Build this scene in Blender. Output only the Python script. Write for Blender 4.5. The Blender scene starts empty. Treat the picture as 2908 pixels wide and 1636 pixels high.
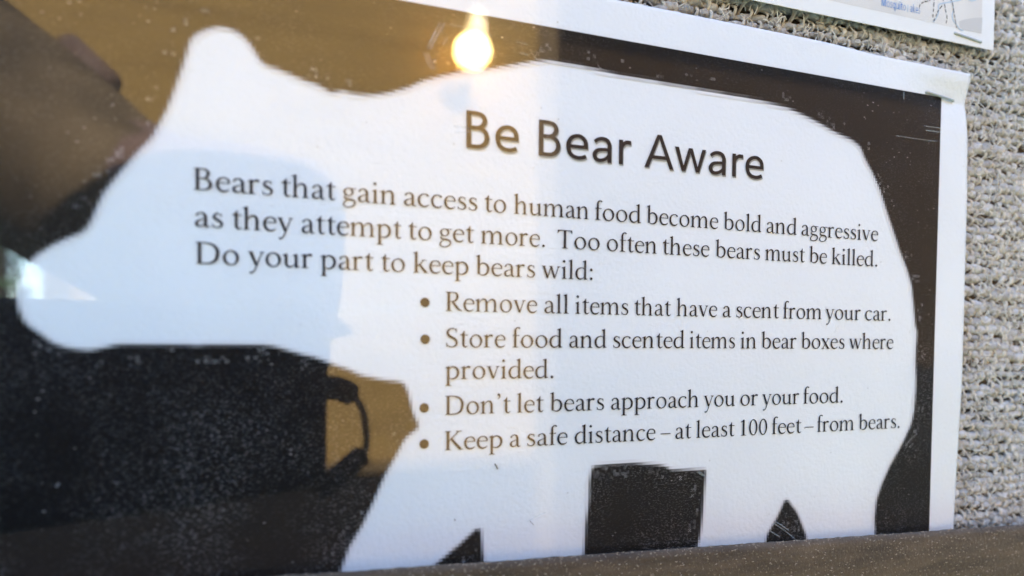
import bpy, bmesh, math, random
import numpy as np
from mathutils import Vector, Matrix
rnd = random.Random(7)
S = bpy.context.scene
COL = S.collection
R = math.radians

# ---------------------------------------------------------------- camera
# Board frame: X right, Y up, Z out of the board, unit D metres; camera sits D in front of the board.
D = 0.15
CAMH = 1.5
ROT = np.array([[0.93518852, 0.00689649, -0.35408313], [0.00652341, 0.9993053, 0.03669285], [0.3540902, -0.03662456, 0.93449386]])
FPX, CX, CY = 2000.0, 1454.0, 1045.81

def W(x, y, z=0.0):
    """board units -> world metres"""
    return Vector((x * D, -z * D, CAMH + y * D))

cam_d = bpy.data.cameras.new('camera')
cam = bpy.data.objects.new('camera', cam_d)
COL.objects.link(cam)
cam_d.sensor_fit = 'HORIZONTAL'
cam_d.sensor_width = 36.0
cam_d.lens = 36.0 * FPX / 2908.0
cam_d.shift_x = 0.0
cam_d.shift_y = (CY - 818.0) / 2908.0
cam_d.clip_start = 0.005
cam_d.clip_end = 2000
cm = Matrix.Identity(4)
for j in range(3):
    v = ROT[:, j]
    cm[0][j], cm[1][j], cm[2][j] = v[0], -v[2], v[1]
t = W(0, 0, 1)
cm[0][3], cm[1][3], cm[2][3] = t
cam.matrix_world = cm
cam_d.dof.use_dof = True
cam_d.dof.focus_distance = 0.182
cam_d.dof.aperture_fstop = cam_d.lens / 3.1
S.camera = cam

# ---------------------------------------------------------------- sky, sun, exposure
SUN_EL, SUN_AZ = 38.0, 14.0     # azimuth from +Y (behind the board) towards +X
world = bpy.data.worlds.new("World")
S.world = world
world.use_nodes = True
wn = world.node_tree
sky = wn.nodes.new('ShaderNodeTexSky')
sky.sky_type = 'NISHITA'
sky.sun_disc = False
sky.sun_elevation = R(SUN_EL)
sky.sun_rotation = R(SUN_AZ)
sky.air_density = 1.0
sky.dust_density = 0.5
sky.ozone_density = 3.0
wn.links.new(sky.outputs[0], wn.nodes['Background'].inputs[0])
wn.nodes['Background'].inputs[1].default_value = 0.15
sun_d = bpy.data.lights.new('sun', 'SUN')
sun_d.energy = 3.8
sun_d.angle = R(0.5)
sun_d.color = (1.0, 0.97, 0.92)
sun = bpy.data.objects.new('sun', sun_d)
COL.objects.link(sun)
sd = Vector((math.sin(R(SUN_AZ)) * math.cos(R(SUN_EL)), math.cos(R(SUN_AZ)) * math.cos(R(SUN_EL)), math.sin(R(SUN_EL))))
sun.rotation_euler = sd.to_track_quat('Z', 'Y').to_euler()
sun.location = (0, 3, 6)
S.view_settings.view_transform = 'Standard'
S.view_settings.look = 'None'
S.view_settings.gamma = 1
S.view_settings.exposure = 3.47

# ---------------------------------------------------------------- helpers
def px(x, y):
    """source pixel of the photograph -> board plane (Z = 0) units"""
    d = ROT @ np.array([(x - CX) / FPX, -(y - CY) / FPX, -1.0])
    return d[0] / -d[2], d[1] / -d[2]

def smooth(a, b, x):
    t = min(1, max(0, (x - a) / (b - a)))
    return t * t * (3 - 2 * t)

_ty = [-0.6, -0.372, -0.226, -0.0786, 0.304, 0.418, 0.452, 0.473, 0.4825, 0.4986, 0.518, 0.5355, 0.56]
_th = [0.001, 0.004, 0.0075, 0.013, 0.0118, 0.0088, 0.005, 0.0008, 0.0024, 0.0055, 0.0106, 0.0118, 0.012]
def hgt(x, y):
    """relief of the paper above the board plane: a slow bow, pinned at the staple, corner lifting"""
    main = 0.011 * max(0.0, 1 - ((y - 0.08) / 0.46) ** 2) * (0.3 + 0.7 * smooth(0.0, 1.2, x))
    main += 0.0006 * math.sin(x * 7 + 1.3 * y) * math.sin(y * 6 + 1)
    main = max(0.0006, main)
    edge = float(np.interp(y, _ty, _th))
    k = smooth(1.14, 1.3, x)
    return main * (1 - k) + edge * k

def onp(x, y, eps=0.0):
    """point of the paper seen through (x, y) of the board plane"""
    h = hgt(x, y) + eps
    return W(x * (1 - h), y * (1 - h), h)

def mat(name, base=(0.5, 0.5, 0.5), rough=0.7, spec=0.5, metal=0.0):
    m = bpy.data.materials.new(name)
    m.use_nodes = True
    b = m.node_tree.nodes['Principled BSDF']
    b.inputs['Base Color'].default_value = (*base, 1)
    b.inputs['Roughness'].default_value = rough
    b.inputs['Specular IOR Level'].default_value = spec
    b.inputs['Metallic'].default_value = metal
    return m, m.node_tree, b

def nd(nt, typ, **kw):
    n = nt.nodes.new(typ)
    for k, v in kw.items():
        if k.startswith('i_'):
            key = k[2:].replace('_', ' ')
            n.inputs[int(key) if key.isdigit() else key].default_value = v
        else:
            setattr(n, k, v)
    return n

def ramp(nt, stops):
    n = nt.nodes.new('ShaderNodeValToRGB')
    cr = n.color_ramp
    cr.elements[0].position, cr.elements[0].color = stops[0][0], (*stops[0][1], 1)
    cr.elements[1].position, cr.elements[1].color = stops[-1][0], (*stops[-1][1], 1)
    for p, c in stops[1:-1]:
        e = cr.elements.new(p)
        e.color = (*c, 1)
    return n

def noise_col(nt, scale, stops, detail=4, vec=None, rough=0.5):
    n = nd(nt, 'ShaderNodeTexNoise')
    n.inputs['Scale'].default_value = scale
    n.inputs['Detail'].default_value = detail
    n.inputs['Roughness'].default_value = rough
    if vec is not None:
        nt.links.new(vec, n.inputs['Vector'])
    r = ramp(nt, stops)
    nt.links.new(n.outputs['Fac'], r.inputs[0])
    return n, r

def objvec(nt, sc=(1, 1, 1), rot=(0, 0, 0)):
    tc = nd(nt, 'ShaderNodeTexCoord')
    mp = nd(nt, 'ShaderNodeMapping')
    mp.inputs['Scale'].default_value = sc
    mp.inputs['Rotation'].default_value = rot
    nt.links.new(tc.outputs['Object'], mp.inputs['Vector'])
    return mp.outputs[0]

def bump(nt, bsdf, h, strength, dist):
    b = nd(nt, 'ShaderNodeBump')
    b.inputs['Strength'].default_value = strength
    b.inputs['Distance'].default_value = dist
    nt.links.new(h, b.inputs['Height'])
    nt.links.new(b.outputs[0], bsdf.inputs['Normal'])

def obj(name, verts, faces, m=None, parent=None, smooth_=False, attr=None):
    me = bpy.data.meshes.new(name)
    me.from_pydata([tuple(v) for v in verts], [], faces)
    if m:
        me.materials.append(m)
    if smooth_:
        me.polygons.foreach_set('use_smooth', [True] * len(me.polygons))
    if attr:
        for an, vals in attr.items():
            a = me.attributes.new(an, 'FLOAT', 'FACE')
            a.data.foreach_set('value', vals)
    me.update()
    o = bpy.data.objects.new(name, me)
    COL.objects.link(o)
    if parent:
        o.parent = parent
        o.matrix_parent_inverse = parent.matrix_world.inverted()
    return o

def tag(o, label=None, cat=None, group=None, kind=None):
    for k, v in (('label', label), ('category', cat), ('group', group), ('kind', kind)):
        if v:
            o[k] = v
    return o

def empty(name, loc):
    o = bpy.data.objects.new(name, None)
    COL.objects.link(o)
    o.location = loc
    o.matrix_world = Matrix.Translation(loc)
    return o

class MB:
    def __init__(s):
        s.v, s.f = [], []
    def poly(s, pts):
        n = len(s.v)
        s.v += [Vector(p) for p in pts]
        s.f.append(tuple(range(n, n + len(pts))))
    def box(s, x0, y0, z0, x1, y1, z1):
        n = len(s.v)
        for z in (z0, z1):
            for x, y in ((x0, y0), (x1, y0), (x1, y1), (x0, y1)):
                s.v.append(Vector((x, y, z)))
        s.f += [(n, n+3, n+2, n+1), (n+4, n+5, n+6, n+7), (n, n+1, n+5, n+4), (n+1, n+2, n+6, n+5), (n+2, n+3, n+7, n+6), (n+3, n, n+4, n+7)]
    def tube(s, pts, rad, seg=8, caps=True, sq=1.0):
        pts = [Vector(p) for p in pts]
        n0 = len(s.v)
        up = None
        for i, p in enumerate(pts):
            a = pts[max(0, i - 1)]; b = pts[min(len(pts) - 1, i + 1)]
            tg = (b - a).normalized()
            if up is None:
                up = Vector((0, 0, 1)) if abs(tg.z) < 0.9 else Vector((1, 0, 0))
            u = (up - tg * up.dot(tg)).normalized()
            w = tg.cross(u)
            r = rad[i] if isinstance(rad, (list, tuple)) else rad
            for k in range(seg):
                an = 2 * math.pi * k / seg
                s.v.append(p + u * math.cos(an) * r + w * math.sin(an) * r * sq)
            up = u
        for i in range(len(pts) - 1):
            for k in range(seg):
                a = n0 + i * seg + k; b = n0 + i * seg + (k + 1) % seg
                s.f.append((a, b, b + seg, a + seg))
        if caps:
            s.f.append(tuple(n0 + k for k in range(seg))[::-1])
            s.f.append(tuple(n0 + (len(pts) - 1) * seg + k for k in range(seg)))
    def build(s, name, m, parent=None, smooth_=False):
        return obj(name, s.v, s.f, m, parent, smooth_)

def catmull(P, n=6, closed=False):
    P = [np.array(p, float) for p in P]
    out = []
    N = len(P)
    rng = range(N) if closed else range(N - 1)
    for i in rng:
        p0 = P[(i - 1) % N] if closed or i > 0 else 2 * P[0] - P[1]
        p1 = P[i]; p2 = P[(i + 1) % N]
        p3 = P[(i + 2) % N] if closed or i + 2 < N else 2 * P[-1] - P[-2]
        for k in range(n):
            t = k / n
            out.append(0.5 * ((2 * p1) + (-p0 + p2) * t + (2 * p0 - 5 * p1 + 4 * p2 - p3) * t * t + (-p0 + 3 * p1 - 3 * p2 + p3) * t ** 3))
    if not closed:
        out.append(P[-1])
    return out

# ---------------------------------------------------------------- materials of the case
m_paper, nt, b = mat('white_paper', (0.82, 0.82, 0.80), 0.65, 0.25)
v = objvec(nt)
n1, r1 = noise_col(nt, 22, [(0.3, (0.755, 0.785, 0.815)), (0.7, (0.805, 0.835, 0.865))], 5, v)
sp = nd(nt, 'ShaderNodeTexVoronoi'); sp.inputs['Scale'].default_value = 260
nt.links.new(v, sp.inputs['Vector'])
sr = ramp(nt, [(0.0, (0.25, 0.22, 0.16)), (0.045, (0.6, 0.57, 0.5)), (0.075, (1, 1, 1))])
nt.links.new(sp.outputs['Distance'], sr.inputs[0])
spn, spr = noise_col(nt, 60, [(0.60, (0, 0, 0)), (0.66, (1, 1, 1))], 2, v)
mx = nd(nt, 'ShaderNodeMix', data_type='RGBA', blend_type='MULTIPLY')
nt.links.new(spr.outputs[0], mx.inputs[0]); nt.links.new(r1.outputs[0], mx.inputs[6]); nt.links.new(sr.outputs[0], mx.inputs[7])
nt.links.new(mx.outputs[2], b.inputs['Base Color'])
nb = nd(nt, 'ShaderNodeTexNoise'); nb.inputs['Scale'].default_value = 900; nb.inputs['Detail'].default_value = 6
nt.links.new(v, nb.inputs['Vector'])
bump(nt, b, nb.outputs[0], 0.8, 0.0002)

def ink_mat(name, col, wear):
    m, nt, b = mat(name, col, 0.55, 0.07)
    v = objvec(nt)
    vs = objvec(nt, (1, 1, 2.2))
    nA, rA = noise_col(nt, 1500, [(0.53, (0, 0, 0)), (0.70, (1, 1, 1))], 3, vs, 0.7)
    nB, rB = noise_col(nt, 45, [(0.38, (0.12, 0.12, 0.12)), (0.66, (1, 1, 1))], 3, v)
    mu = nd(nt, 'ShaderNodeMath', operation='MULTIPLY')
    nt.links.new(rA.outputs[0], mu.inputs[0]); nt.links.new(rB.outputs[0], mu.inputs[1])
    mu2 = nd(nt, 'ShaderNodeMath', operation='MULTIPLY', i_1=wear)
    tcw = nd(nt, 'ShaderNodeTexCoord'); sx = nd(nt, 'ShaderNodeSeparateXYZ'); nt.links.new(tcw.outputs['Object'], sx.inputs[0])
    mr = nd(nt, 'ShaderNodeMapRange', i_1=CAMH - 0.005, i_2=CAMH + 0.03, i_3=1.0, i_4=0.3); nt.links.new(sx.outputs['Z'], mr.inputs[0])
    mz = nd(nt, 'ShaderNodeMath', operation='MULTIPLY'); nt.links.new(mu.outputs[0], mz.inputs[0]); nt.links.new(mr.outputs[0], mz.inputs[1])
    nt.links.new(mz.outputs[0], mu2.inputs[0])
    # fine pale flecks where toner has missed
    sp = nd(nt, 'ShaderNodeTexVoronoi'); sp.inputs['Scale'].default_value = 480
    nt.links.new(vs, sp.inputs['Vector'])
    lt = nd(nt, 'ShaderNodeMath', operation='LESS_THAN', i_1=0.14)
    nt.links.new(sp.outputs['Distance'], lt.inputs[0])
    n3, r3 = noise_col(nt, 160, [(0.57, (0, 0, 0)), (0.66, (1, 1, 1))], 2, v)
    m3 = nd(nt, 'ShaderNodeMath', operation='MULTIPLY'); nt.links.new(lt.outputs[0], m3.inputs[0]); nt.links.new(r3.outputs[0], m3.inputs[1])
    m4 = nd(nt, 'ShaderNodeMath', operation='MULTIPLY', i_1=wear * 1.5); nt.links.new(m3.outputs[0], m4.inputs[0])
    ad = nd(nt, 'ShaderNodeMath', operation='ADD', use_clamp=True)
    nt.links.new(mu2.outputs[0], ad.inputs[0]); nt.links.new(m4.outputs[0], ad.inputs[1])
    mx = nd(nt, 'ShaderNodeMix', data_type='RGBA')
    mx.inputs[6].default_value = (*col, 1); mx.inputs[7].default_value = (0.55, 0.53, 0.54, 1)
    nt.links.new(ad.outputs[0], mx.inputs[0])
    nb = nd(nt, 'ShaderNodeTexNoise'); nb.inputs['Scale'].default_value = 1100; nb.inputs['Detail'].default_value = 4
    nt.links.new(v, nb.inputs['Vector'])
    bump(nt, b, nb.outputs[0], 0.4, 0.0001)
    return m, nt, b, mx

m_ink, nt, b, mx = ink_mat('text_ink', (0.016, 0.013, 0.015), 0.10)
nt.links.new(mx.outputs[2], b.inputs['Base Color'])
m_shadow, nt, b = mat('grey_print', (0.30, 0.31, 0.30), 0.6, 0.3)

# raster print: a coverage value per printed dot, broken up by a halftone screen
m_dark, nt, b, mxd = ink_mat('raster_ink', (0.008, 0.007, 0.007), 0.29)
at = nd(nt, 'ShaderNodeAttribute', attribute_name='cover')
v = objvec(nt, (1, 1, 1), (0, R(45), 0))
wv1 = nd(nt, 'ShaderNodeTexWave', bands_direction='X'); wv1.inputs['Scale'].default_value = 900
wv2 = nd(nt, 'ShaderNodeTexWave', bands_direction='Z'); wv2.inputs['Scale'].default_value = 900
nt.links.new(v, wv1.inputs['Vector']); nt.links.new(v, wv2.inputs['Vector'])
a1 = nd(nt, 'ShaderNodeMath', operation='ADD'); nt.links.new(wv1.outputs['Fac'], a1.inputs[0]); nt.links.new(wv2.outputs['Fac'], a1.inputs[1])
a2 = nd(nt, 'ShaderNodeMath', operation='MULTIPLY', i_1=0.5); nt.links.new(a1.outputs[0], a2.inputs[0])
a3 = nd(nt, 'ShaderNodeMath', operation='SUBTRACT'); a0 = nd(nt, 'ShaderNodeMath', operation='MULTIPLY_ADD', i_1=1.45, i_2=-0.22); nt.links.new(at.outputs['Fac'], a0.inputs[0]); nt.links.new(a0.outputs[0], a3.inputs[0]); nt.links.new(a2.outputs[0], a3.inputs[1])
a4 = nd(nt, 'ShaderNodeMath', operation='MULTIPLY_ADD', i_1=5.0, i_2=0.5, use_clamp=True); nt.links.new(a3.outputs[0], a4.inputs[0])
mxc = nd(nt, 'ShaderNodeMix', data_type='RGBA'); mxc.inputs[6].default_value = (0.78, 0.79, 0.82, 1)
nt.links.new(a4.outputs[0], mxc.inputs[0]); nt.links.new(mxd.outputs[2], mxc.inputs[7])
nt.links.new(mxc.outputs[2], b.inputs['Base Color'])

def yarn(name, c0, c1):
    m, nt, b = mat(name, c0, 0.9, 0.2)
    v = objvec(nt)
    n, r = noise_col(nt, 210, [(0.25, c0), (0.75, c1)], 5, v, 0.65)
    nt.links.new(r.outputs[0], b.inputs['Base Color'])
    nb = nd(nt, 'ShaderNodeTexNoise'); nb.inputs['Scale'].default_value = 1500; nb.inputs['Detail'].default_value = 3
    nt.links.new(v, nb.inputs['Vector'])
    bump(nt, b, nb.outputs[0], 0.9, 0.0004)
    return m
m_weft = yarn('grey_burlap', (0.21, 0.208, 0.202), (0.74, 0.745, 0.75))
m_warp = yarn('tan_burlap', (0.50, 0.455, 0.38), (0.80, 0.77, 0.71))
m_fib = yarn('pale_fibre', (0.6, 0.55, 0.46), (0.85, 0.82, 0.76))
m_back, nt, b = mat('brown_backing', (0.13, 0.105, 0.08), 0.9)

m_rail, nt, b = mat('brown_stained_wood', (0.2, 0.14, 0.09), 0.75, 0.3)
v = objvec(nt, (0.18, 1, 1), (0, R(-14), 0))
n1, r1 = noise_col(nt, 260, [(0.25, (0.040, 0.025, 0.014)), (0.6, (0.084, 0.055, 0.032)), (0.8, (0.118, 0.079, 0.047))], 6, v, 0.6)
v2 = objvec(nt)
n2, r2 = noise_col(nt, 1500, [(0.60, (0, 0, 0)), (0.72, (1, 1, 1))], 2, v2)
mx = nd(nt, 'ShaderNodeMix', data_type='RGBA'); mx.inputs[7].default_value = (0.34, 0.27, 0.19, 1)
ml = nd(nt, 'ShaderNodeMath', operation='MULTIPLY', i_1=0.45); nt.links.new(r2.outputs[0], ml.inputs[0])
nt.links.new(ml.outputs[0], mx.inputs[0]); nt.links.new(r1.outputs[0], mx.inputs[6])
nt.links.new(mx.outputs[2], b.inputs['Base Color'])
nb = nd(nt, 'ShaderNodeTexNoise'); nb.inputs['Scale'].default_value = 900; nb.inputs['Detail'].default_value = 5
nt.links.new(v2, nb.inputs['Vector'])
bump(nt, b, nb.outputs[0], 0.9, 0.0004)

# acrylic: see-through, Fresnel reflection (Schlick on the true angle), faint scratches
m_glass = bpy.data.materials.new('clear_acrylic'); m_glass.use_nodes = True
nt = m_glass.node_tree
for n in list(nt.nodes):
    nt.nodes.remove(n)
out = nd(nt, 'ShaderNodeOutputMaterial')
tr = nd(nt, 'ShaderNodeBsdfTransparent')
gl = nd(nt, 'ShaderNodeBsdfAnisotropic'); gl.inputs['Roughness'].default_value = 0.0
geo = nd(nt, 'ShaderNodeNewGeometry')
dt = nd(nt, 'ShaderNodeVectorMath', operation='DOT_PRODUCT')
nt.links.new(geo.outputs['Normal'], dt.inputs[0]); nt.links.new(geo.outputs['Incoming'], dt.inputs[1])
ab = nd(nt, 'ShaderNodeMath', operation='ABSOLUTE'); nt.links.new(dt.outputs['Value'], ab.inputs[0])
om = nd(nt, 'ShaderNodeMath', operation='SUBTRACT', i_0=1.0); nt.links.new(ab.outputs[0], om.inputs[1])
pw = nd(nt, 'ShaderNodeMath', operation='POWER', i_1=5.0); nt.links.new(om.outputs[0], pw.inputs[0])
fr = nd(nt, 'ShaderNodeMath', operation='MULTIPLY_ADD', i_1=0.95, i_2=0.05); nt.links.new(pw.outputs[0], fr.inputs[0])
mix = nd(nt, 'ShaderNodeMixShader')
nt.links.new(fr.outputs[0], mix.inputs[0]); nt.links.new(tr.outputs[0], mix.inputs[1]); nt.links.new(gl.outputs[0], mix.inputs[2])
gh = nd(nt, 'ShaderNodeBsdfAnisotropic'); gh.inputs['Roughness'].default_value = 0.15
gm = nd(nt, 'ShaderNodeMixShader'); gm.inputs[0].default_value = 0.065
nt.links.new(gl.outputs[0], gm.inputs[1]); nt.links.new(gh.outputs[0], gm.inputs[2]); nt.links.new(gm.outputs[0], mix.inputs[2])
nt.links.new(mix.outputs[0], out.inputs[0])

m_scr, nt, b = mat('scratch', (0.8, 0.8, 0.8), 0.35, 0.6)
b.inputs['Alpha'].default_value = 0.10
m_steel, nt, b = mat('dull_steel', (0.42, 0.45, 0.43), 0.45, 0.5, 0.6)

# ---------------------------------------------------------------- notice board: backing, burlap, rail, pane
board = empty('notice_board', W(0.5, -0.6, 0))
tag(board, 'burlap covered notice board behind a clear pane with a brown wooden bottom rail', 'notice board')
mb = MB()
p0, p1 = W(-6.0, -5.5, -0.30), W(7.0, 1.70, -0.045)
mb.box(p0.x, p1.y, p0.z, p1.x, p0.y, p1.z)
mb.build('backing_panel', m_back, board)

P = 0.0168      # thread pitch
def hidden(x, y):
    return (-0.45 < x < 1.22 and -0.36 < y < 0.47)
def weave(warp):
    mbv = MB()
    x0, x1, y0, y1 = -0.6, 2.45, -0.62, 1.25
    if warp:
        ns = int((x1 - x0) / P); nc = int((y1 - y0) / P)
    else:
        ns = int((y1 - y0) / P); nc = int((x1 - x0) / P)
    rr = random.Random(3 if warp else 4)
    for i in range(ns):
        r0 = P * (0.19 if warp else 0.45) * rr.uniform(0.75, 1.2)
        off = rr.uniform(-0.12, 0.12) * P
        run = []
        ph = rr.uniform(0, 6.28); drift = 0.0
        def flush(run):
            if len(run) > 2:
                mbv.tube([q for q, _ in run], [k for _, k in run], 6, False)
        for c in range(nc * 4 + 1):
            s = c / 4.0
            drift = 0.30 * P * math.sin(s * 0.21 + ph) + 0.18 * P * math.sin(s * 0.83 + 2 * ph)
            wav = math.cos(math.pi * (s + i)) * (1 if warp else 1)
            amp = 0.0086 if warp else 0.0030
            # warp is over where weft is under
            zz = (amp * wav if warp else -amp * math.cos(math.pi * (s + i + 0)))
            if warp:
                x = x0 + i * P + off + drift; y = y0 + s * P
            else:
                y = y0 + i * P + off + drift; x = x0 + s * P
            if hidden(x, y):
                flush(run); run = []
                continue
            rad = r0 * (1 + rr.uniform(-0.28, 0.28)) * (1 + 0.22 * math.sin(s * 0.37 + 3 * ph) * math.sin(s * 0.113 + ph)) * (1 if warp else 1 - 0.10 * math.cos(math.pi * (s + i)))
            run.append((W(x, y, -0.0215 + zz), rad * D))
        flush(run)
    return mbv
# warp tubes run vertically, weft horizontally; crossing parity alternates by thread
wp = weave(True).build('warp_threads', m_warp, board, True); tag(wp, kind='stuff')
wf = weave(False).build('weft_threads', m_weft, board, True); tag(wf, kind='stuff')
mb = MB()
rr = random.Random(11)
for i in range(9000):
    x, y = rr.uniform(0.5, 1.75), rr.uniform(-0.5, 0.85)
    if hidden(x, y):
        continue
    a = rr.uniform(0, 6.28); L_ = rr.uniform(0.006, 0.026)
    cu = rr.uniform(-1.2, 1.2)
    pts = []
    zc = -0.0150 + rr.uniform(0, 0.004)
    for k in range(4):
        s_ = k / 3.0
        aa = a + cu * s_
        pts.append((x + math.cos(aa) * L_ * s_, y + math.sin(aa) * L_ * s_, zc + 0.006 * math.sin(s_ * 3.1) * rr.uniform(0.3, 1)))
    mb.tube([W(*q) for q in pts], rr.uniform(0.0005, 0.0012) * D, 3, False)
fz = mb.build('loose_fibres', m_fib, board); tag(fz, kind='stuff')

# rail: its upper front edge follows the photographed line; slightly tilted against the flyer
ZR = 0.047
def on_depth(x, y, z):
    X, Y = px(x, y)
    return X * (1 - z), Y * (1 - z)
ra, rb = on_depth(970, 1627, ZR), on_depth(2908, 1491, ZR)
sl = (rb[1] - ra[1]) / (rb[0] - ra[0])
def rail_y(x):
    return ra[1] + sl * (x - ra[0])
# profile in (z, dy)
prof = [(0.0403, -0.43), (0.0403, -0.0012), (0.0415, -0.0002), (0.0435, -0.0), (ZR, -0.0025), (ZR + 0.002, -0.012), (ZR + 0.002, -0.06), (ZR + 0.002, -0.14), (ZR + 0.002, -0.42), (ZR - 0.006, -0.43)]
vs, fs = [], []
NX = 420
rr = random.Random(5)
for i in range(NX + 1):
    x = -1.0 + 3.9 * i / NX
    for j, (z, dy) in enumerate(prof):
        jit = rr.gauss(0, 0.0006) if j in (2, 3, 4) else 0
        vs.append(W(x, rail_y(x) + dy + jit, z + (jit * 0.6 if j > 1 else 0)))
n = len(prof)
for i in range(NX):
    for j in range(n):
        a = i * n + j; c = i * n + (j + 1) % n
        fs.append((a, a + n, c + n, c))
fs.append(tuple(range(n))); fs.append(tuple(range(NX * n, NX * n + n))[::-1])
obj('bottom_rail', vs, fs, m_rail, board, True)
# raised splinters and grains on the rail
mb = MB()
rr = random.Random(21)
for i in range(1800):
    x = rr.uniform(0.0, 1.75); q = rr.random()
    dy = -rr.uniform(0.0, 0.005) if q < 0.30 else -rr.uniform(0.004, 0.16)
    z = ZR + 0.0015 if dy < -0.006 else ZR - 0.003
    a = rr.uniform(-0.7, 0.5); L_ = rr.uniform(0.0015, 0.006)
    y = rail_y(x) + dy
    p = [W(x, y, z), W(x + L_ * math.cos(a) * .5, y + L_ * math.sin(a) * .5, z + 0.0012), W(x + L_ * math.cos(a), y + L_ * math.sin(a), z)]
    mb.tube(p, [0.0004 * D, rr.uniform(0.0006, 0.0013) * D, 0.0004 * D], 4, True)
m_spl, nt, b = mat('pale_splinter', (0.24, 0.18, 0.125), 0.8, 0.3)
sp_ = mb.build('splinters', m_spl, board); tag(sp_, kind='stuff')

mb = MB()
g0, g1 = W(-5.5, -0.70, 0.040), W(6.5, 1.68, 0.024)
mb.box(g0.x, g0.y, g0.z, g1.x, g1.y, g1.z)
pane = mb.build('clear_pane', m_glass, board)
# scratches on the pane
def zpx(x, y, z):
    X, Y = px(x, y)
    return W(X * (1 - z), Y * (1 - z), z)
mb = MB()
scr = [[(1250, 62), (1232, 98), (1214, 134)], [(1262, 66), (1240, 104), (1222, 140)], [(1205, 150), (1215, 178), (1226, 196)], [(1215, 150), (1224, 176), (1234, 198)],
       [(1278, 68), (1300, 74), (1322, 78)], [(1270, 106), (1258, 128)], [(1238, 88), (1222, 120)], [(1500, 128), (1484, 122), (1465, 118)], [(1478, 150), (1500, 156)],
       [(2198, 1486), (2230, 1508), (2264, 1536)], [(2206, 1483), (2240, 1506)], [(2190, 1510), (2215, 1525)], [(1986, 1339), (2002, 1350)], [(1980, 1339), (1998, 1352)],
       [(2545, 385), (2600, 394), (2660, 402)], [(2625, 358), (2670, 364)], [(2630, 370), (2672, 376)], [(2567, 262), (2567, 282)], [(1288, 358), (1330, 364)], [(1290, 376), (1345, 374)], [(1550, 1455), (1518, 1470), (1495, 1482)]]
for s_ in scr:
    mb.tube([zpx(x, y, 0.0402) for x, y in s_], rr.uniform(0.0006, 0.0012) * D, 4, True)
sc_ = mb.build('surface_scratches', m_scr, pane); tag(sc_, kind='stuff')

# ---------------------------------------------------------------- flyer: paper sheet
flyer = empty('bear_flyer', W(0.4, -0.5, 0))
tag(flyer, 'white flyer headed Be Bear Aware with a black print around a white bear shape', 'flyer')
XR, YT, XL, YB = 1.3275, 0.5405, -0.53, -0.52
vs, fs = [], []
ys = list(np.linspace(YB, 0.40, 62)) + list(np.linspace(0.405, 1.0, 1))[:0] + list(np.linspace(0.408, YT, 28))
xs = list(np.linspace(XL, 1.08, 100)) + list(np.linspace(1.09, 1.0, 1))[:0] + list(np.linspace(1.09, 1.35, 36))
for y in ys:
    for x in xs:
        yy = y - 0.005 * smooth(0.95, 1.12, x) * smooth(0.42, YT, y)
        h = hgt(x, yy)
        # the last columns are squeezed so that the sheet's own edge is straight in space
        xe = XR / (1 - hgt(XR, yy))
        xx = x if x < 1.09 else 1.09 + (x - 1.09) / 0.26 * (xe - 1.09)
        vs.append(onp(xx, yy))
nx, ny = len(xs), len(ys)
for j in range(ny - 1):
    for i in range(nx - 1):
        a = j * nx + i
        fs.append((a, a + 1, a + nx + 1, a + nx))
sheet = obj('paper_sheet', vs, fs, m_paper, flyer, True)
md = sheet.modifiers.new('thickness', 'SOLIDIFY'); md.thickness = 0.00012; md.offset = -1

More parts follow.
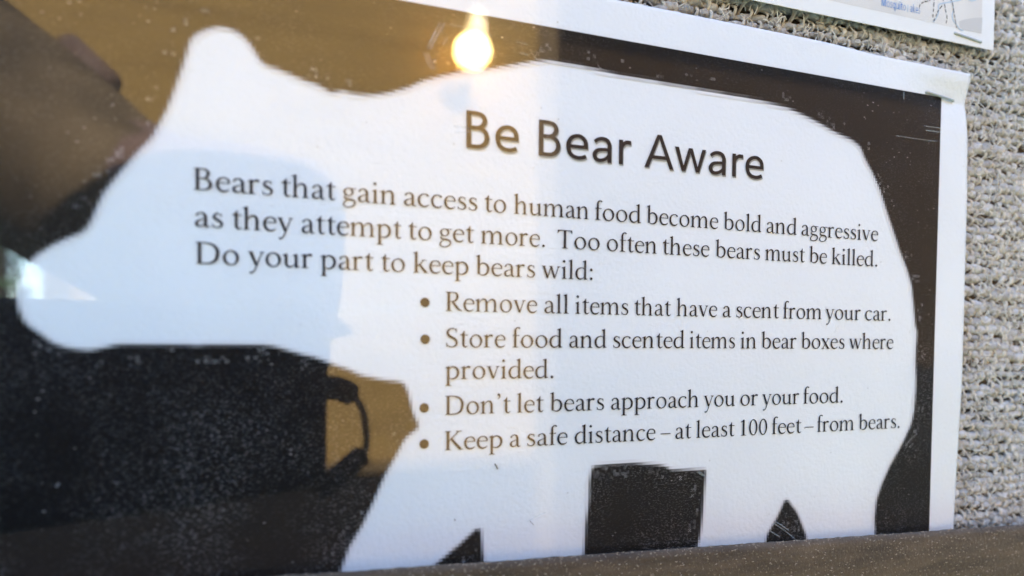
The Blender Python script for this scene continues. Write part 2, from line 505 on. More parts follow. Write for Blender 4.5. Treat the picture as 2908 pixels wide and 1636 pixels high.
# ---------------------------------------------------------------- flyer: raster print around the bear
BEAR = [(542,113),(558,98),(580,87),(610,78),(640,80),(667,88.5),(689.5,102),(708,124),(723.5,147),(735,169.6),(753.6,186.5),(784,196),(821,211),(859,228),(904,243),(942,266),(970,258),
(1008,269),(1057,271),(1102,266),(1158,250.6),(1203.6,230),(1264,214.8),(1309,205),(1396,196),(1460,184.6),(1527.6,173),(1558,174),(1610.5,181),(1686,196),(1761,215),(1836.6,228),(1940,245),
(2013,260),(2088.7,273),(2164,288),(2239.4,309),(2277,326),(2314.8,344.8),(2371,376.8),(2420,399.4),(2443,418),(2456,452),(2477,490),(2499.4,542.6),
(2518,602.5),(2537,659),(2556,715.6),(2574.8,764.5),(2588,809.8),(2593.6,866),(2599.3,930),(2604,938),(2599,1017),(2601,1092),
(2595.5,1165),(2586,1207),(2560,1263),(2526,1323.6),(2503,1376),(2488,1421.6),(2483.6,1467),(2484,1519.5),(2484,1680),
(2300,1680),(2294,1600),(2292.8,1534),(2289,1520),(2284,1504),(2276.6,1485.6),(2269,1467),(2261.7,1449.6),(2248,1434.7),(2238,1418),(2228,1418),(2219.5,1439.6),(2213,1454.5),(2204.6,1472),(2194.7,1488),(2186,1504),(2177,1520),(2174,1541.5),(2168,1680),
(1970,1680),(1979.5,1556.7),(1983.7,1544),(1990,1517),(1996,1465.6),(2002,1383),(2006.5,1332.6),(1907,1334),(1884,1321),(1801.5,1314),(1785,1314),(1682.4,1322.4),(1674,1358),(1671,1424),(1662.8,1486),(1656.6,1577.4),(1648,1680),
(1382,1680),(1376,1597),(1371,1560),(1366.4,1498),(1351,1502),(1309.6,1541),(1267.8,1576),(1232,1606),(1190,1680),
(950,1680),(970,1617.5),(992.6,1553.5),(1026.5,1497),(1056.7,1436.6),(1079,1384),(1102,1335),(1128,1289.7),(1151,1244.5),(1190,1216),(1190,1207),(1173.5,1173),(1164,1131.5),(1154,1098),(1143,1085),(1076.8,1076.6),(1024,1065.6),(991,1049),(955,1038),
(904,1017),(829,998),(772.4,981),(716,977.4),(565,979),(414.5,977.4),(339,975.5),(301.4,985),(256,994),(203.5,989),(150.7,973.7),(113,945.4),(75.4,919),(56.5,885),(47,840),(56.5,794.7),(75.4,757),(101.7,726.9),(150.7,696.7),(196,676),(241,659),(263.8,621.4),(278.8,583.7),(297.7,546),
(327.8,508.7),(361.7,467),(399.4,425.8),(433,392),(452,354),(474.8,312.7),(493.6,263.8),(512.4,211),(527.5,165.8)]
BP = np.array([px(*q) for q in BEAR])
CELL = 0.0050
PX0, PX1, PY0, PY1 = -0.48, 1.2655, -0.50, 0.4800
gx = int(round((PX1 - PX0) / CELL)); gy = int(round((PY1 - PY0) / CELL))
cx_, cy_ = (PX1 - PX0) / gx, (PY1 - PY0) / gy
SS = 4
X_, Y_ = np.meshgrid(PX0 + (np.arange(gx * SS) + .5) * cx_ / SS, PY0 + (np.arange(gy * SS) + .5) * cy_ / SS)
inside = np.zeros(X_.shape, bool)
q = BP[-1]
for p in BP:
    c = ((p[1] > Y_) != (q[1] > Y_))
    if abs(q[1] - p[1]) > 1e-12:
        inside ^= c & (X_ < (q[0] - p[0]) * (Y_ - p[1]) / (q[1] - p[1]) + p[0])
    q = p
cov = 1.0 - inside.reshape(gy, SS, gx, SS).mean(axis=(1, 3))
def blur(a):
    p_ = np.pad(a, 1, mode='edge')
    k = [[1, 2, 1], [2, 4, 2], [1, 2, 1]]
    return sum(p_[i:i + a.shape[0], j:j + a.shape[1]] * k[i][j] for i in range(3) for j in range(3)) / 16
soft = blur(cov)
far = cov.copy()
for _ in range(14):
    far = blur(far)
npr = np.random.RandomState(2)
# compression blocks: pale smudges clustered near the outline
blk = npr.rand(gy // 4 + 1, gx // 4 + 1)
blk = np.kron((blk > 0.72).astype(float), np.ones((4, 4)))[:gy, :gx]
near = ((far < 0.97) & (soft > 0.98))
smud = near * blk * (npr.rand(gy, gx) > 0.35) * npr.uniform(0.05, 0.30, (gy, gx))
cover = np.clip(soft * 1.02 - smud, 0, 1)
cover = np.where(soft > 0.03, cover, 0)
vs, fs, cv = [], [], []
vid = -np.ones((gy + 1, gx + 1), int)
def gv(j, i):
    if vid[j, i] < 0:
        vid[j, i] = len(vs)
        vs.append(onp(PX0 + i * cx_, PY0 + j * cy_, 0.0007))
    return int(vid[j, i])
for j in range(gy):
    for i in range(gx):
        c = cover[j, i]
        if c > 0.14:
            fs.append((gv(j, i), gv(j, i + 1), gv(j + 1, i + 1), gv(j + 1, i)))
            cv.append(float(c))
pr = obj('black_print', vs, fs, m_dark, flyer, False, {'cover': cv})

# ---------------------------------------------------------------- lettering
# glyphs: thousandths of an em; ('s', points, widths[, closed]) pen strokes, ('p', points) filled shapes
def Vs(x, y0, y1, w=80): return ('p', [(x - w / 2, y0), (x + w / 2, y0), (x + w / 2, y1), (x - w / 2, y1)])
def foot(x, y=0, l=58, r=58, w=80):
    a = x - w / 2; c = x + w / 2
    return ('p', [(a - l, y), (c + r, y), (c + r, y + 15), (c + 12, y + 27), (c, y + 60), (a, y + 60), (a - 12, y + 27), (a - l, y + 15)])
def head(x, y, l=58, r=58, w=80):
    a = x - w / 2; c = x + w / 2
    return ('p', [(a - l, y), (a - l, y - 15), (a - 12, y - 27), (a, y - 60), (c, y - 60), (c + 12, y - 27), (c + r, y - 15), (c + r, y)])
def flag(x, y, w=80):
    a = x - w / 2; c = x + w / 2
    return ('p', [(a - 58, y - 44), (a - 56, y - 60), (a, y - 72), (a, y - 100), (c, y - 100), (c, y + 8), (c - 20, y + 6)])
def circ(x, y, r): return ('p', [(x + r * math.cos(k * math.pi / 8), y + r * math.sin(k * math.pi / 8)) for k in range(16)])
def ring(cx, cy, rx, ry, wh, wv, tilt=0.0):
    pts, ws = [], []
    for k in range(24):
        a = 2 * math.pi * k / 24
        pts.append((cx + rx * math.cos(a), cy + ry * math.sin(a)))
        ws.append(wv + (wh - wv) * math.cos(a + tilt) ** 2)
    return ('c', pts, ws)
def arch(x, xe, top=0):
    return [('s', [(x + 20, 285), (x + 60, 365), (x + 130, 420), (x + 200, 430), (xe - 28, 395), (xe, 300), (xe, 200)], [20, 26, 40, 56, 70, 80, 80])]
G = {}
G['n'] = (555, [Vs(110, 0, 400), flag(110, 440), foot(110), foot(405), Vs(405, 0, 290)] + arch(120, 405))
G['m'] = (834, [Vs(110, 0, 400), flag(110, 440), foot(110), foot(402), Vs(402, 0, 290), foot(700), Vs(700, 0, 290)] + arch(120, 402) + arch(412, 700))
G['h'] = (550, [Vs(110, 0, 660), flag(110, 700), foot(110), foot(405), Vs(405, 0, 290)] + arch(120, 405))
G['u'] = (540, [Vs(110, 150, 360), flag(110, 425), ('s', [(110, 220), (112, 120), (150, 40), (215, 18), (300, 45), (375, 110)], [80, 78, 64, 48, 32, 24]), Vs(400, 60, 360), flag(400, 425),
                ('p', [(360, 120), (440, 120), (440, 52), (495, 34), (495, 16), (368, -12)])])
G['i'] = (268, [Vs(130, 0, 400), flag(130, 440), foot(130), circ(122, 625, 50)])
G['l'] = (257, [Vs(126, 0, 660), flag(126, 700), foot(126)])
G['r'] = (367, [Vs(110, 0, 400), flag(110, 440), foot(110, 0, 58, 80), ('s', [(125, 300), (165, 375), (225, 415), (285, 415), (325, 390)], [22, 34, 56, 72, 60])])
G['a'] = (439, [('s', [(88, 330), (105, 385), (185, 428), (262, 410), (308, 345), (315, 240), (315, 110), (330, 35), (372, 12), (432, 36)], [62, 44, 30, 52, 76, 80, 80, 66, 40, 14]),
                ('s', [(318, 262), (200, 222), (105, 175), (78, 105), (105, 38), (170, 18), (245, 45), (318, 100)], [22, 28, 52, 80, 64, 42, 30, 22])])
G['e'] = (425, [('s', [(384, 262), (365, 350), (300, 412), (225, 424), (130, 385), (80, 300), (68, 205), (100, 95), (170, 28), (255, 16), (335, 40), (392, 92)], [42, 52, 42, 32, 48, 70, 80, 76, 64, 52, 36, 12]),
                ('p', [(80, 250), (400, 250), (400, 276), (80, 276)])])
G['c'] = (423, [('s', [(355, 350), (345, 388), (290, 420), (225, 424), (130, 385), (80, 300), (68, 205), (100, 95), (170, 28), (255, 16), (335, 42), (388, 92)], [66, 60, 36, 32, 48, 70, 80, 76, 64, 52, 36, 12])])
G['o'] = (510, [ring(255, 217, 180, 210, 80, 34, -0.25)])
G['s'] = (367, [('s', [(298, 345), (278, 392), (212, 424), (140, 408), (98, 350), (115, 290), (180, 247), (250, 208), (300, 150), (290, 70), (225, 18), (150, 18), (90, 45), (62, 95)], [22, 30, 32, 46, 62, 74, 78, 76, 68, 56, 36, 32, 30, 24]),
                ('p', [(288, 325), (306, 325), (300, 428), (282, 428)]), ('p', [(50, 118), (70, 118), (76, 12), (58, 12)])])
G['t'] = (320, [Vs(150, 110, 420), ('p', [(110, 400), (190, 400), (190, 572), (160, 556), (118, 480), (42, 434), (42, 412), (110, 412)]), ('p', [(150, 408), (305, 412), (310, 438), (150, 438)]),
                ('s', [(150, 150), (155, 70), (195, 18), (252, 22), (308, 62)], [80, 74, 56, 36, 12])])
G['b'] = (512, [Vs(110, 40, 660), flag(110, 700), ('s', [(125, 330), (195, 405), (275, 422), (375, 375), (425, 280), (428, 200), (395, 95), (310, 25), (215, 14), (125, 50)], [20, 36, 48, 70, 82, 82, 70, 50, 34, 30])])
G['d'] = (528, [Vs(405, 40, 660), flag(405, 700), ('p', [(365, 110), (445, 110), (445, 52), (500, 34), (500, 16), (373, -12)]),
                ('s', [(380, 385), (300, 424), (225, 420), (125, 365), (75, 270), (70, 190), (100, 85), (170, 26), (240, 20), (320, 55), (385, 115)], [24, 28, 36, 58, 78, 82, 74, 58, 46, 30, 22])])
G['p'] = (528, [Vs(118, -225, 400), flag(118, 440), foot(118, -228, 58, 70), ('s', [(130, 320), (205, 402), (290, 420), (390, 370), (440, 275), (442, 195), (410, 95), (320, 24), (225, 14), (125, 45)], [20, 38, 50, 70, 82, 82, 70, 50, 34, 26])])
G['g'] = (448, [ring(205, 300, 122, 118, 64, 28, -0.2), ('p', [(280, 372), (330, 398), (440, 398), (440, 424), (320, 424), (262, 404)]),
                ('s', [(135, 205), (88, 150), (92, 100), (160, 72), (260, 62), (350, 40), (395, -25), (370, -110), (285, -170), (180, -190), (85, -160), (55, -100), (85, -30), (160, 40)], [22, 34, 50, 58, 60, 60, 56, 48, 38, 34, 42, 46, 36, 24])])
G['f'] = (294, [Vs(135, 0, 560), foot(135, 0, 58, 75), ('p', [(42, 410), (280, 410), (285, 438), (42, 438)]), ('s', [(135, 520), (142, 620), (190, 692), (250, 700), (298, 668)], [80, 68, 42, 44, 58])])
G['k'] = (500, [Vs(110, 0, 660), flag(110, 700), foot(110), ('s', [(135, 215), (240, 310), (345, 412)], [28, 30, 32]), ('p', [(270, 438), (270, 424), (330, 405), (400, 415), (450, 424), (450, 438)]),
                ('s', [(215, 290), (320, 140), (420, 28)], [66, 80, 86]), ('p', [(355, 0), (505, 0), (505, 16), (455, 30), (380, 40)])])
def vee(x0, xm, x1, y1=425): return [('s', [(x0, y1), (xm, 25)], [82, 82]), ('s', [(xm + 10, 5), (x1, y1)], [36, 30])]
def hd2(x, l, r, y=438): return ('p', [(x - l, y), (x - l, y - 14), (x - 20, y - 40), (x + 20, y - 40), (x + r, y - 14), (x + r, y)])
G['v'] = (470, vee(85, 232, 385) + [('p', [(205, 40), (270, 40), (248, -10), (226, -10)]), hd2(85, 75, 85), hd2(392, 70, 60)])
G['w'] = (719, vee(85, 218, 352) + vee(352, 480, 632) + [('p', [(190, 40), (255, 40), (234, -10), (212, -10)]), ('p', [(452, 40), (517, 40), (496, -10), (474, -10)]), hd2(85, 75, 80), hd2(352, 70, 70), hd2(640, 70, 60)])
G['x'] = (469, [('s', [(95, 425), (370, 15)], [84, 84]), ('s', [(365, 425), (95, 12)], [30, 30]), hd2(90, 70, 80), hd2(375, 70, 65), ('p', [(20, 0), (165, 0), (165, 16), (120, 32), (80, 32), (20, 16)]), ('p', [(300, 0), (460, 0), (460, 16), (410, 36), (330, 36), (300, 16)])])
G['y'] = (457, [('s', [(80, 425), (235, 30)], [82, 78]), ('s', [(398, 425), (300, 170), (225, -40), (165, -165), (100, -208), (52, -190)], [28, 32, 36, 34, 44, 54]), hd2(80, 75, 85), hd2(400, 70, 62)])
G['B'] = (588, [Vs(140, 0, 650, 88), foot(140, 0, 60, 10, 88), head(140, 650, 60, 10, 88), ('s', [(140, 634), (290, 634), (385, 600), (420, 500), (375, 395), (290, 352), (180, 346)], [28, 36, 62, 84, 64, 36, 28]),
                ('s', [(180, 348), (330, 344), (440, 290), (478, 185), (440, 75), (325, 20), (140, 17)], [26, 38, 66, 90, 70, 38, 30])])
G['D'] = (726, [Vs(140, 0, 650, 88), foot(140, 0, 60, 10, 88), head(140, 650, 60, 10, 88), ('s', [(140, 633), (320, 630), (500, 580), (610, 450), (622, 310), (570, 130), (440, 38), (300, 18), (140, 17)], [30, 38, 62, 86, 90, 78, 50, 38, 30])])
G['T'] = (621, [Vs(310, 0, 640, 88), foot(310, 0, 75, 75, 88), ('p', [(50, 650), (42, 530), (64, 530), (95, 600), (140, 618), (480, 618), (525, 600), (556, 530), (578, 530), (570, 650)])])
G['R'] = (605, [Vs(140, 0, 650, 88), foot(140, 0, 60, 62, 88), head(140, 650, 60, 10, 88), ('s', [(140, 634), (290, 634), (395, 595), (430, 490), (385, 380), (290, 328), (180, 322)], [28, 36, 62, 86, 66, 38, 28]),
                ('s', [(255, 335), (400, 145), (480, 60), (590, 12)], [66, 84, 72, 26])])
G['S'] = (478, [('s', [(392, 530), (375, 590), (300, 634), (210, 632), (125, 580), (98, 490), (140, 400), (240, 335), (340, 275), (400, 180), (375, 75), (290, 18), (190, 18), (100, 60), (62, 140)], [22, 34, 34, 38, 58, 78, 86, 88, 86, 78, 60, 38, 34, 32, 22]),
                ('p', [(382, 500), (404, 500), (396, 640), (376, 640)]), ('p', [(48, 165), (72, 165), (84, 8), (62, 8)])])
G['K'] = (644, [Vs(140, 0, 650, 88), foot(140, 0, 60, 62, 88), head(140, 650, 60, 62, 88), ('s', [(180, 320), (340, 480), (490, 635)], [30, 32, 36]), ('p', [(400, 650), (400, 634), (460, 612), (540, 622), (600, 634), (600, 650)]),
                ('s', [(250, 385), (410, 185), (560, 22)], [74, 90, 90]), ('p', [(470, 0), (650, 0), (650, 16), (600, 30), (520, 42)])])
G['.'] = (228, [circ(114, 42, 52)])
G[':'] = (228, [circ(114, 42, 52), circ(114, 365, 52)])
G["'"] = (220, [circ(105, 650, 50), ('s', [(132, 655), (135, 580), (70, 500)], [44, 38, 12])])
G['-'] = (500, [('p', [(0, 205), (500, 205), (500, 240), (0, 240)])])
G['1'] = (465, [Vs(245, 0, 640, 84), foot(245, 0, 85, 85, 84), ('s', [(105, 545), (180, 578), (262, 640)], [24, 36, 40])])
G['0'] = (465, [ring(232, 320, 158, 312, 78, 36, -0.15)])
SG = {}   # sans
SG['B'] = (575, [Vs(133, 0, 700, 84), ('s', [(120, 664), (290, 662), (385, 630), (425, 540), (385, 440), (290, 392), (120, 388)], [74, 74, 80, 84, 80, 72, 70]), ('s', [(120, 388), (320, 388), (430, 330), (465, 210), (425, 100), (320, 40), (120, 36)], [70, 72, 82, 86, 82, 74, 74])])
SG['e'] = (523, [('s', [(440, 262), (425, 380), (360, 450), (275, 472), (170, 435), (105, 350), (88, 245), (112, 130), (185, 58), (290, 34), (375, 48), (442, 82)], [80, 82, 78, 74, 78, 82, 84, 82, 78, 74, 74, 72]), ('p', [(100, 222), (480, 222), (480, 290), (100, 290)])])
SG['a'] = (509, [('s', [(92, 400), (165, 455), (260, 475), (350, 445), (393, 365), (395, 260), (395, 130), (395, 0)], [68, 72, 76, 82, 84, 84, 84, 84]), ('s', [(390, 262), (270, 258), (150, 230), (92, 150), (110, 70), (185, 33), (285, 55), (360, 115), (392, 180)], [64, 66, 74, 84, 80, 74, 68, 62, 52])])
SG['r'] = (348, [Vs(125, 0, 500, 84), ('s', [(128, 290), (165, 390), (235, 455), (335, 455)], [50, 66, 80, 84])])
SG['A'] = (645, [('p', [(10, 0), (100, 0), (322, 610), (545, 0), (636, 0), (368, 700), (278, 700)]), ('p', [(165, 190), (480, 190), (455, 262), (190, 262)])])
SG['w'] = (723, [('p', [(12, 500), (100, 500), (205, 115), (318, 500), (405, 500), (520, 115), (622, 500), (708, 500), (560, 0), (478, 0), (362, 390), (248, 0), (165, 0)])])
SG['M'] = (860, [('p', [(90, 0), (170, 0), (170, 560), (390, 0), (460, 0), (690, 560), (690, 0), (770, 0), (770, 700), (655, 700), (428, 130), (205, 700), (90, 700)])])
SG['o'] = (560, [ring(280, 250, 195, 215, 82, 76)])
SG['s'] = (420, [('s', [(350, 445), (250, 472), (150, 445), (120, 370), (170, 300), (270, 245), (335, 180), (310, 75), (220, 32), (120, 38), (55, 75)], 74)])
SG['q'] = (560, [ring(265, 250, 178, 215, 82, 76), Vs(445, -230, 500, 84)])
SG['u'] = (560, [Vs(445, 0, 500, 84), ('s', [(112, 500), (112, 230), (125, 110), (190, 40), (290, 45), (400, 120), (440, 200)], [84, 84, 84, 78, 74, 66, 60])])
SG['i'] = (250, [Vs(125, 0, 500, 84), circ(125, 645, 58)])
SG['t'] = (350, [Vs(165, 110, 640, 84), ('p', [(40, 430), (320, 430), (320, 500), (40, 500)]), ('s', [(165, 150), (180, 60), (240, 35), (320, 48)], [84, 80, 74, 70])])
SG['k'] = (500, [Vs(125, 0, 720, 84), ('s', [(160, 240), (420, 500)], 84), ('s', [(220, 300), (455, 0)], 90)])

SGT = {k: (a, [(p[0], p[1], [w * 0.6 for w in p[2]] if isinstance(p[2], list) else p[2] * 0.6) if p[0] != 'p' else p for p in ps]) for k, (a, ps) in SG.items()}
def layout(word, font):
    """-> list of polygons/quads in em/1000, ink xmin, xmax"""
    x = 0
    quads = []
    for ch in word:
        if ch == ' ':
            x += 227
            continue
        adv, parts = font[ch]
        for p_ in parts:
            if p_[0] == 'p':
                quads.append([(a + x, b_) for a, b_ in p_[1]])
            else:
                P_, ws = p_[1], p_[2]
                closed = p_[0] == 'c'
                if not isinstance(ws, (list, tuple)):
                    ws = [ws] * len(P_)
                pts3 = [(a, b_, w_) for (a, b_), w_ in zip(P_, ws)]
                sm = catmull(pts3, 2 if closed else (5 if len(P_) > 2 else 1), closed)
                N = len(sm)
                Lf, Rt = [], []
                for i in range(N):
                    a = sm[(i - 1) % N] if closed or i > 0 else sm[0]
                    c = sm[(i + 1) % N] if closed or i < N - 1 else sm[-1]
                    tx, ty = c[0] - a[0], c[1] - a[1]
                    l = math.hypot(tx, ty) or 1
                    nx_, ny_ = -ty / l, tx / l
                    hw = max(4, sm[i][2]) / 2
                    Lf.append((sm[i][0] + nx_ * hw + x, sm[i][1] + ny_ * hw)); Rt.append((sm[i][0] - nx_ * hw + x, sm[i][1] - ny_ * hw))
                for i in range(N if closed else N - 1):
                    k = (i + 1) % N
                    quads.append([Rt[i], Rt[k], Lf[k], Lf[i]])
        x += adv
    xsn = [q_[0] for Q in quads for q_ in Q]
    return quads, min(xsn), max(xsn)

def fit_line(pts, deg=1):
    A = np.array([px(*p) for p in pts])
    return np.polyfit(A[:, 0], A[:, 1], deg)

def set_text(words, base, em, font, m, name, parent, surf=None, off=(0, 0), eps=0.0013, label=None):
    surf = surf or onp
    co = fit_line(base, 1)
    vs, fs = [], []
    k = 0
    for wd, a, c in words:
        ym = np.polyval(co, 0)
        yb = base[0][1] + (base[-1][1] - base[0][1]) * (a - base[0][0]) / (base[-1][0] - base[0][0])
        yc = base[0][1] + (base[-1][1] - base[0][1]) * (c - base[0][0]) / (base[-1][0] - base[0][0])
        Xa, Xc = px(a, yb)[0], px(c, yc)[0]
        quads, x0, x1 = layout(wd, font)
        sx = (Xc - Xa) / (x1 - x0)
        for Q in quads:
            k += 1
            n_ = len(vs)
            for qx, qy in Q:
                X = Xa + (qx - x0) * sx
                vs.append(surf(X + off[0], np.polyval(co, X) + qy * em / 1000.0 + off[1], eps + 0.0000012 * (k % 200)))
            fs.append(tuple(range(n_, n_ + len(Q))))
    o = obj(name, vs, fs, m, parent)
    if label:
        o['label'] = label
    return o

EM = 0.0432
LN = []
LN.append(([("Bears",549.3,774.7),("that",799.5,953.5),("gain",973.4,1123.7),("access",1147,1355.4),("to",1376,1437.4),("human",1459.5,1672),("food",1689.8,1820),("become",1836.4,2039.4),("bold",2055,2161.9),("and",2176.8,2262.5),("aggressive",2276,2493.4)],
  [(551,539.4),(711,550),(838,561),(1089,577.4),(1467.7,607.5),(1654,621),(1698.5,624.7),(1988,647.8),(2124,657),(2216.5,664.5),(2356.8,674.8),(2441.7,680.5)]))
LN.append(([("as",553.5,633),("they",659.6,832.5),("attempt",856.6,1141),("to",1159.6,1226.2),("get",1247.8,1346),("more.",1365.3,1547.2),("Too",1583.2,1703),("often",1723.4,1865),("these",1881.9,2014.5),("bears",2031.9,2158),("must",2173,2285.3),("be",2298.4,2348),("killed.",2361.7,2491)],
  [(553,645),(702.6,652.4),(1013,668),(1393,692.4),(1605.6,704.8),(1766.8,715.7),(1848.8,720.6),(1918,724.8),(2124,736),(2194,740.5),(2395,751.3),(2425,753)]))
LN.append(([("Do",555.3,678.5),("your",704.3,887.7),("part",910,1061),("to",1082.7,1149.7),("keep",1173.3,1330.3),("bears",1351.4,1519.4),("wild:",1538.5,1682.6)],
  [(562,749.3),(868,761.2),(1013,766.7),(1184.5,774.4),(1474.7,786.8),(1619,793)]))
LN.append(([("Remove",1265.6,1525.2),("all",1545.8,1614.7),("items",1633.8,1784.3),("that",1801.6,1905.2),("have",1921.4,2036.4),("a",2052.5,2076.6),("scent",2090.8,2212),("from",2224,2333.3),("your",2344,2444),("car.",2456.6,2528.4)],
  [(1276.8,882),(1383.6,885.7),(1607,890.7),(1639.5,891.4),(1834.4,896.6),(1933.8,899.1),(2230.7,904.8),(2314,906.6),(2505.6,909.8)]))
LN.append(([("Store",1266.8,1435.3),("food",1455,1596.8),("and",1616.6,1722),("scented",1741.2,1943.7),("items",1958.6,2087),("in",2103.2,2147.5),("bear",2162.4,2261.7),("boxes",2275.3,2398),("where",2411,2536.6)],
  [(1266,985.5),(1465.6,986.8),(1664.3,988),(1844.3,989.3),(2112.7,990.3),(2344,990.6),(2454.7,990.6),(2494,990.6)]))
LN.append(([("provided.",1264.5,1571.2)], [(1266,1077.2),(1319,1076.3),(1429.6,1075.3),(1552.5,1074)]))
LN.append(([("Don't",1263.9,1450),("let",1468,1543.9),("bears",1562,1715.3),("approach",1735.2,1984),("you",1998.4,2086.6),("or",2102.7,2152.4),("your",2164.4,2269.2),("food.",2281.6,2392.8)],
  [(1269,1177.8),(1383.6,1175.3),(1476,1171.6),(1676.8,1165.3),(1968.6,1157.5),(2142.5,1151),(2289,1146.8),(2380,1143)]))
LN.append(([("Keep",1263,1427),("a",1447.5,1478.5),("safe",1497,1611.4),("distance",1632,1861),("-",1876,1904),("at",1918,1962.9),("least",1977.3,2085.8),("100",2102.7,2178.5),("feet",2192.2,2275.4),("-",2286.6,2310),("from",2320.7,2425),("bears.",2438.8,2554.3)],
  [(1269.3,1278.4),(1567.5,1264.2),(1676.8,1259),(1784.7,1253.2),(1982.2,1244.2),(2110,1237),(2199.6,1232.5),(2342,1225.8),(2405,1223.4),(2513.3,1217)]))
for wds, base in LN:
    set_text(wds, base, EM, G, m_ink, 'text_line', flyer)
tb = [(1324,419),(1530,440),(1762,465.7),(1830,474),(1911,482.6),(2083.9,501.2)]
tw = [("Be",1324.2,1472.5),("Bear",1530,1791.8),("Aware",1830.4,2167.6)]
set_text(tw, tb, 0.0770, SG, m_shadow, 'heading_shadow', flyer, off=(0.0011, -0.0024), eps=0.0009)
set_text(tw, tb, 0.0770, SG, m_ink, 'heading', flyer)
for bx_, by_ in ((1206.7, 858.9), (1207.4, 963.5), (1204.7, 1158.6), (1204.5, 1261)):
    X, Y = px(bx_, by_)
    r_ = 0.00695
    vs = [onp(X + r_ * math.cos(k * math.pi / 14), Y + r_ * math.sin(k * math.pi / 14), 0.0013) for k in range(28)]
    obj('bullet', vs, [tuple(range(28))], m_ink, flyer)

# bits of dirt caught on the sheet
m_dirt, nt, b = mat('brown_lint', (0.16, 0.12, 0.08), 0.9)
mb = MB()
def lint(pts, r_):
    mb.tube([onp(*px(*p), 0.002) for p in pts], r_ * D, 4, True)
lint([(1405, 1317), (1410, 1325), (1413, 1332)], 0.0010)
lint([(1290.5, 1474), (1293, 1479)], 0.0006)
lint([(1505, 1479), (1510, 1485), (1516, 1491)], 0.0004)
for _ in range(70):
    x, y = rnd.uniform(560, 2560), rnd.uniform(260, 1480)
    a = rnd.uniform(0, 6.28); l = rnd.uniform(1.0, 4)
    lint([(x, y), (x + l * math.cos(a), y + l * math.sin(a))], rnd.uniform(0.0002, 0.0005))
ln_ = mb.build('lint', m_dirt, flyer); tag(ln_, kind='stuff')

# ---------------------------------------------------------------- staples
def staple(a, c, zb, label):
    X0, Y0 = px(*a); X1, Y1 = px(*c)
    z0 = zb + 0.0035
    A = W(X0 * (1 - z0), Y0 * (1 - z0), z0); B = W(X1 * (1 - z0), Y1 * (1 - z0), z0)
    leg = Vector((0, 0.0016, 0))
    dr = (B - A).normalized()
    mbs = MB()
    mbs.tube([A + leg, A + leg * 0.2, A + dr * 0.0002 - leg * 0.05, A.lerp(B, 0.3) - leg * 0.05, A.lerp(B, 0.7) - leg * 0.05, B - dr * 0.0002 - leg * 0.05, B + leg * 0.2, B + leg], 0.0023 * D, 8, True, 0.7)
    o = mbs.build('staple', m_steel, None, True)
    tag(o, label, 'staple', 'staples pinning the sheets to the board')
    return o
staple((2631, 261), (2709.5, 286.5), 0.001, 'grey wire staple in the top right corner of the black and white bear flyer')
staple((2710.5, 94), (2787.5, 120.5), 0.001, 'grey wire staple in the lower right corner of the lake map')

# ---------------------------------------------------------------- the map sheet
mp = empty('map_sheet', W(1.1, 0.59, 0))
tag(mp, 'corner of a white trail map lettered Mosquito Lakes, above the bear flyer', 'map')
def flat(x, y, eps=0.0):
    z = 0.002 + eps
    return W(x * (1 - z), y * (1 - z), z)
c0 = px(2268, 28.6); c1 = px(2814, 143); c2 = px(2827, 0)
ux = np.array(c1) - np.array(c0); ux /= np.linalg.norm(ux)
uy = np.array([-ux[1], ux[0]])
def mpt(s, t_, eps=0.0):       # s leftwards from the lower right corner, t upwards
    q_ = np.array(c1) - ux * s + uy * t_
    return flat(q_[0], q_[1], eps)
m_map, nt, b = mat('map_paper', (0.86, 0.86, 0.84), 0.4, 0.4)
m_lam, nt, b = mat('laminate_edge', (0.80, 0.81, 0.80), 0.3, 0.5)
m_land, nt, b = mat('map_land', (0.70, 0.685, 0.65), 0.5, 0.4)
n_, r_c = noise_col(nt, 45, [(0.35, (0.66, 0.645, 0.62)), (0.65, (0.74, 0.725, 0.69))], 3, objvec(nt))
nt.links.new(r_c.outputs[0], b.inputs['Base Color'])
m_land2, nt, b = mat('map_shade', (0.57, 0.56, 0.545), 0.5, 0.4)
m_blue, nt, b = mat('map_blue', (0.05, 0.22, 0.60), 0.5, 0.4)
m_pblue, nt, b = mat('map_pale_blue', (0.42, 0.56, 0.70), 0.5, 0.4)
m_trail, nt, b = mat('map_trail', (0.14, 0.13, 0.12), 0.5, 0.4)
def rect(name, s0, t0, s1, t1, eps, m, n=1):
    vs = []
    for j in range(n + 1):
        for i in range(n + 1):
            vs.append(mpt(s0 + (s1 - s0) * i / n, t0 + (t1 - t0) * j / n, eps))
    fs = [(j * (n + 1) + i, j * (n + 1) + i + 1, (j + 1) * (n + 1) + i + 1, (j + 1) * (n + 1) + i) for j in range(n) for i in range(n)]
    return obj(name, vs, fs, m, mp)
lam = rect('laminate', -0.005, -0.0, 1.4, 0.80, 0.0, m_lam)
md = lam.modifiers.new('t', 'SOLIDIFY'); md.thickness = 0.00025; md.offset = 1 if False else -1
pb = rect('paper_sheet', 0.0, 0.0, 1.4, 0.80, 0.0009, m_map)
b1 = np.array(px(2787, 96)); bs = -(b1 - np.array(c1)) @ ux; bt = (b1 - np.array(c1)) @ uy
rect('map_border', bs - 0.0008, bt - 0.0008, 1.3, 0.77, 0.0014, m_trail)
rect('map_land', bs, bt, 1.3, 0.77, 0.0019, m_land)
